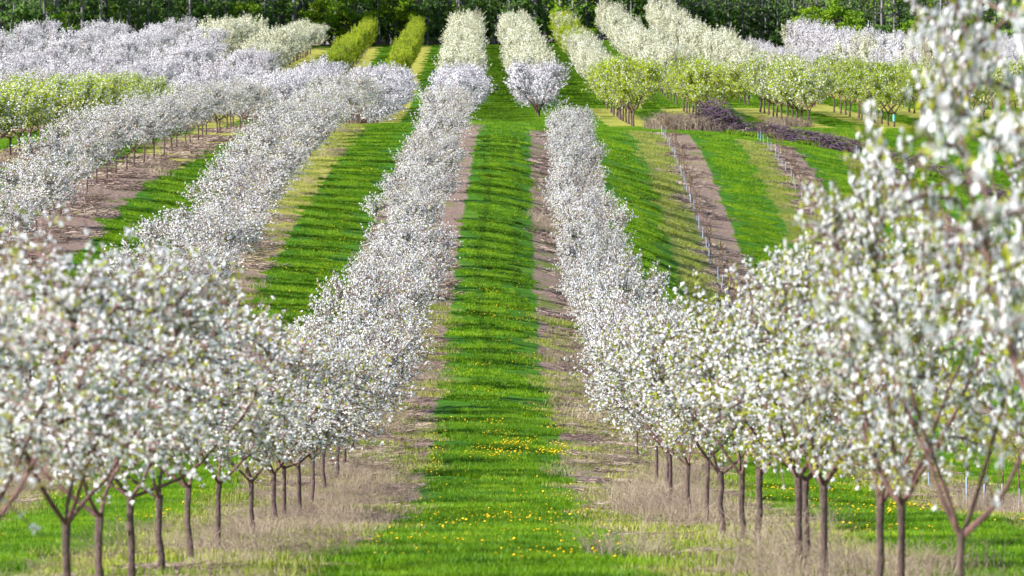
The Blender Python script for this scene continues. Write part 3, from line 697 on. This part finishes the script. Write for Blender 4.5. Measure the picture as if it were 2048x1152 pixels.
logs = [(14.75, 244.6, .08, 1.5, .09, .1), (15.3, 244.4, .1, 1.1, .1, -.2), (15.8, 244.5, .09, 1.3, .085, .25), (15.1, 244.9, .28, 1.2, .1, -.1), (15.6, 244.8, .27, 1.0, .08, .3), (15.4, 244.6, .43, .9, .09, .05), (16.3, 243.4, .1, 2.2, .075, .03), (14.3, 243.7, .07, 1.6, .07, -.06), (16.5, 244.9, .2, 1.2, .11, .5)]
lnames = ['leftmost at the bottom of the heap', 'short one low in the middle', 'low one on the right', 'second layer on the left', 'second layer on the right', 'topmost of the heap', 'long pale pole jutting out to the right', 'pale pole lying in front on the grass', 'thick one slanting behind the right end']
for (x, y, dz, L, r, a), w in zip(logs, lnames):
    d = np.array([math.cos(a), math.sin(a) * .8, 0]); z = float(ground_z(x, y)) + dz; n5 = np.linspace(-.5, .5, 5)[:, None]
    P = n5 * d * L + g.normal(0, .012, (5, 3)); P[:, 2] += np.interp(n5[:, 0], [-.5, .5], [0, g.normal(0, .05)])
    o = obj('log', mesh_np('log', capped(P, np.linspace(r, r * .85, 5), 9, 'logend' if 'pale' in w else 'brush', 'logend'))); o.location = (x, y, z)
    tag(o, 'cut log beside the brush pile, ' + w, 'log', 'cut logs beside the brush pile')
pl = np.array([[15.6, 244.5], [18.5, 242], [21.5, 240], [25, 235], [27.5, 229.5], [30, 225]])
def wind(k, g):
    t = g.uniform(0, 1) ** 1.35 * (len(pl) - 1); i = min(len(pl) - 2, int(t)); p = pl[i] + (pl[i + 1] - pl[i]) * (t - i) + g.normal(0, .38, 2)
    return np.array([p[0], p[1], float(ground_z(p[0], p[1])) + g.uniform(.03, .85) * (1 if abs(p[1] - np.interp(p[0], pl[:, 0], pl[:, 1])) < .5 else .5)])
v, f = sticks(wind, 1900, 1.0, .022, g, .2)
o = obj('branch_windrow', mesh_np('branch_windrow', [(v, f, 'brush')]))
tag(o, 'long low line of dark cut branches trailing right from the brush pile', 'brush')
# rank weeds beside the windrow
n = 260; t = rng.uniform(0, 4.9, n); i = t.astype(int); p = pl[i] + (pl[np.minimum(i + 1, 5)] - pl[i]) * (t - i)[:, None] + np.stack([rng.normal(.6, 1.2, n), rng.normal(5., 3.5, n)], -1)
x, y = p.T; s = rng.uniform(.8, 2.4, n)
WD = [patch_mesh('weed', [(grass_patch(340 + i, 1.6, 500, .2, .016), 'grass'), (grass_patch(350 + i, 1.6, 200, .22, .014), 'weed')]) for i in range(2)]
scatter('weeds', np.stack([x, y, ground_z(x, y)], -1), slope_rot(x, y, rng.uniform(0, 6.28, n)), np.stack([np.ones(n), np.ones(n), s], -1), rng.integers(0, 2, n), WD, 'rank green weeds in the ditch behind the line of cut branches', 'weeds')

# ------------------------------------------------------------------ forest along the top
def forest_tree(seed, H=19., r=.2, c0=6.5, cr=2.4, nleaf=160, ls=.3, leaf='leaf_wood', low=10, lowleaf=26):
    g = np.random.default_rng(seed); zz = np.linspace(-.5, H, 9)
    P = np.stack([np.cumsum(g.normal(0, .09, 9)), np.cumsum(g.normal(0, .09, 9)), zz], 1); P[:, :2] -= P[0, :2]
    trunk = [(*tube(P, r * np.interp(zz, [0, .8, H], [1.35, 1., .3]), 8), 'wood_bark')]
    ts = []; lp = []
    for _ in range(26):
        z = g.uniform(c0 * .75, H * .95); b = np.array([np.interp(z, zz, P[:, 0]), np.interp(z, zz, P[:, 1]), z]); az = g.uniform(0, 6.28); L = cr * g.uniform(.5, 1.1) * (1.1 - .5 * (z - c0) / (H - c0))
        e = b + np.array([math.cos(az) * L, math.sin(az) * L, L * g.uniform(.2, .8)]); q = curve(b, norm((e - b) * [1, 1, .4]), e, 5); ts.append(tube(q, np.linspace(r * .3, .02, 5), 4))
        m = nleaf // 26; cc = q[g.integers(1, 5, 7)]; lp.append(cc[g.integers(0, 7, m)] + g.normal(0, .5, (m, 3)) * [1, 1, .6])
    for _ in range(low):
        z = g.uniform(.8, c0); b = np.array([np.interp(z, zz, P[:, 0]), np.interp(z, zz, P[:, 1]), z]); az = g.uniform(0, 6.28); L = g.uniform(.5, 1.8)
        e = b + np.array([math.cos(az) * L, math.sin(az) * L, L * g.uniform(-.1, .5)]); q = curve(b, norm((e - b) * [1, 1, .4]), e, 4); ts.append(tube(q, np.linspace(.035, .01, 4), 3))
        lp.append(q[g.integers(1, 4, lowleaf)] + g.normal(0, .25, (lowleaf, 3)) * [1, 1, .6])
    lp = np.concatenate(lp); crown = [(*cat_tubes(ts), 'wood_bark'), (*rosettes(lp, np.zeros((len(lp), 3)) + [0, -.2, .5], ls * .6, 5, g, 1.), leaf)]
    return trunk, crown
def bush_tree(seed, H, R_, leaf, n=2600, ls=.2, base=.3):
    g = np.random.default_rng(seed); trunk = [(*tube([[0, 0, -.3], [.05, 0, H * .3], [0, .05, H * .7]], [.09, .07, .03], 6), 'wood_bark')]; ts = []; lp = []
    for _ in range(34):
        d = norm(g.normal(0, 1, 3)); e = np.array([0, 0, base + (H - base) / 2]) + d * [R_, R_, (H - base) / 2] * g.uniform(.5, .95); b = np.array([0, 0, max(.2, e[2] * .55)]); ts.append(tube(curve(b, norm(e - b), e, 4), [.04, .03, .02, .01], 3))
        m = n // 34; lp.append(e + g.normal(0, .42, (m, 3)) * [1, 1, .45])
    lp = np.concatenate(lp)
    return trunk, [(*cat_tubes(ts), 'wood_bark'), (*rosettes(lp, np.zeros((len(lp), 3)) + [0, -.2, .5], ls * .6, 5, g, .8), leaf)]
FT = [forest_tree(600, r=.17), forest_tree(601, r=.24, c0=7.), forest_tree(602, r=.13, H=16, cr=2.4), forest_tree(603, r=.30, c0=7.5, cr=4.), forest_tree(604, r=.10, H=14, c0=5.5, cr=2.), forest_tree(605, r=.2, c0=4.6, cr=3.4, leaf='leaf_bright', low=16, lowleaf=40)]
BT = [bush_tree(620, 5., 2.2, 'leaf_wood'), bush_tree(621, 7., 2.8, 'leaf_bright', 3200), bush_tree(622, 3.2, 1.6, 'leaf_wood', 1500), bush_tree(623, 8.5, 3., 'leaf_bright', 3600, base=2.8)]
FM = [(mesh_np('trunk', a), mesh_np('crown', b)) for a, b in FT]; BM = [(mesh_np('trunk', a), mesh_np('crown', b)) for a, b in BT]
def zone(x):
    px = CX + x * FPX / 520
    for lim, w in ((250, 'far left end'), (620, 'behind the lavender rows'), (1000, 'behind the green lanes'), (1300, 'behind the central white rows'), (1560, 'left of the tall white mass'), (1800, 'above the right hand mass')):
        if px < lim: return w
    return 'right end behind the blurred branches'
def put(name, pair, x, y, rz, s, lab, grp, cat='tree'):
    o = bpy.data.objects.new(name, None); C.objects.link(o); o.location = (x, y, float(ground_z(x, y))); o.rotation_euler = (0, 0, rz); o.scale = s
    tag(o, lab, cat, grp); obj('trunk', pair[0], o); obj('crown', pair[1], o)
cnt = 0
for layer, dy, sp in ((0, 2., 1.5), (1, 9., 1.5), (2, 17., 1.5)):
    x = -74.
    while x < 76:
        x += sp * rng.uniform(.4, 1.7); yy = float(wood_edge(x)) + dy + rng.uniform(-1.8, 2.5)
        if not bool(in_view(np.array(x), np.array(yy), 1.)): continue
        px = CX + x * FPX / 520
        k = int(rng.choice(6, p=[.24, .17, .22, .07, .22, .08]))
        if layer == 0 and (600 < px < 960 or px > 1600) and rng.uniform() < .3: k = 5
        w = {0: 'dark slim', 1: 'dark stout', 2: 'dark thin', 3: 'dark thick', 4: 'dark very thin', 5: 'bright-leaved'}[k]; s = rng.uniform(.85, 1.2)
        put('forest_tree', FM[k], x, yy, rng.uniform(0, 6.28), (s, s, rng.uniform(.9, 1.15)), '%s woodland tree %s, %s' % (w, ['in the front line', 'in the second line', 'deeper inside'][layer], zone(x)), 'trunks of the dark wood')
for x, dy, k, s in [(-22, -1, 3, .8), (-18.5, -1, 3, .9), (-13.5, -.5, 3, .9), (-11, -1, 1, .62), (-31, -1.5, 3, .75), (41, -1.5, 1, 1.05), (44.5, -1, 3, 1.), (46.5, -2, 1, .85), (50, -1, 0, 1.), (53.5, -1, 1, .8), (57, -1, 0, 1.2), (61, -2, 1, .95), (65, -1, 0, 1.1), (28, 0, 2, .9), (31, 0, 2, 1.), (-46, -1, 2, 1.), (-37, -1, 2, 1.), (24, 2, 0, .7), (66.5, -2, 3, .95)]:
    yy = float(wood_edge(x)) + dy + rng.uniform(-.5, 1)
    put('understory_tree', BM[k], x, yy, rng.uniform(0, 6.28), (s, s, s), '%s at the wood edge, %s' % (['dark green bushy tree', 'bright green bushy tree', 'low dark green bush', 'bright green overhanging tree'][k], zone(x)), 'leafy small trees along the wood edge')
fx = []; fid = []
BK = [mesh_np('wood', a + b) for a, b in (FT[0], FT[2], FT[4], BT[0], BT[2])]
for dy in np.arange(24, 150, 6.):
    x = -95.
    while x < 100:
        x += rng.uniform(1.6, 4.6); fx.append((x, float(wood_edge(x)) + dy + rng.uniform(-2, 2))); fid.append(int(rng.choice(5, p=[.26, .2, .18, .24, .12])) if dy > 60 else int(rng.choice(5, p=[.34, .28, .26, .07, .05])))
# trees left and right of the frame close the wood's ends
fx = np.array(fx); x, y = fx.T
s = rng.uniform(.85, 1.3, len(x))
scatter('far_wood', np.stack([x, y, ground_z(x, y)], -1), np.stack([0 * x, 0 * x, rng.uniform(0, 6.28, len(x))], -1), np.stack([s, s, s], -1), fid, BK, 'dense dark interior of the wood behind its front trunks', 'wood')

# ------------------------------------------------------------------ light, sky, camera
SUN_EL, SUN_AZ = 34., -113.                        # azimuth from +Y toward +X: the sun stands to the left
w = bpy.data.worlds.new('World'); bpy.context.scene.world = w; w.use_nodes = True
nt = w.node_tree; bg = nt.nodes['Background']
sk = nt.nodes.new('ShaderNodeTexSky'); sk.sky_type = 'NISHITA'; sk.sun_disc = False
sk.sun_elevation = R_(SUN_EL); sk.sun_rotation = R_(SUN_AZ)
nt.links.new(sk.outputs[0], bg.inputs[0]); sk.ozone_density = 1.6; sk.dust_density = .6; bg.inputs[1].default_value = .085
L = bpy.data.lights.new('sun', 'SUN'); L.energy = 5.0; L.angle = R_(.5); L.color = (1., .97, .935)
so = bpy.data.objects.new('sun', L); C.objects.link(so)
d = Vector((math.sin(R_(SUN_AZ)) * math.cos(R_(SUN_EL)), math.cos(R_(SUN_AZ)) * math.cos(R_(SUN_EL)), math.sin(R_(SUN_EL))))
so.rotation_euler = d.to_track_quat('Z', 'Y').to_euler(); so.location = d * 100
cam = bpy.data.cameras.new('camera'); co = bpy.data.objects.new('camera', cam); C.objects.link(co)
cam.sensor_width = 36.; cam.lens = FPX / 2048 * 36; cam.clip_end = 5000; cam.clip_start = .5
co.location = (0, 0, 0)
co.rotation_euler = (R_(90) - math.atan((576 - HY) / FPX), 0, -math.atan((1024 - CX) / FPX))
cam.dof.use_dof = True; cam.dof.focus_distance = 105.; cam.dof.aperture_fstop = 4.5
sc = bpy.context.scene; sc.camera = co
sc.view_settings.view_transform = 'Standard'; sc.view_settings.look = 'None'; sc.view_settings.exposure = 1.3; sc.view_settings.gamma = 1
sc.cycles.max_bounces = 10; sc.cycles.diffuse_bounces = 7; sc.cycles.transmission_bounces = 7; sc.cycles.glossy_bounces = 2
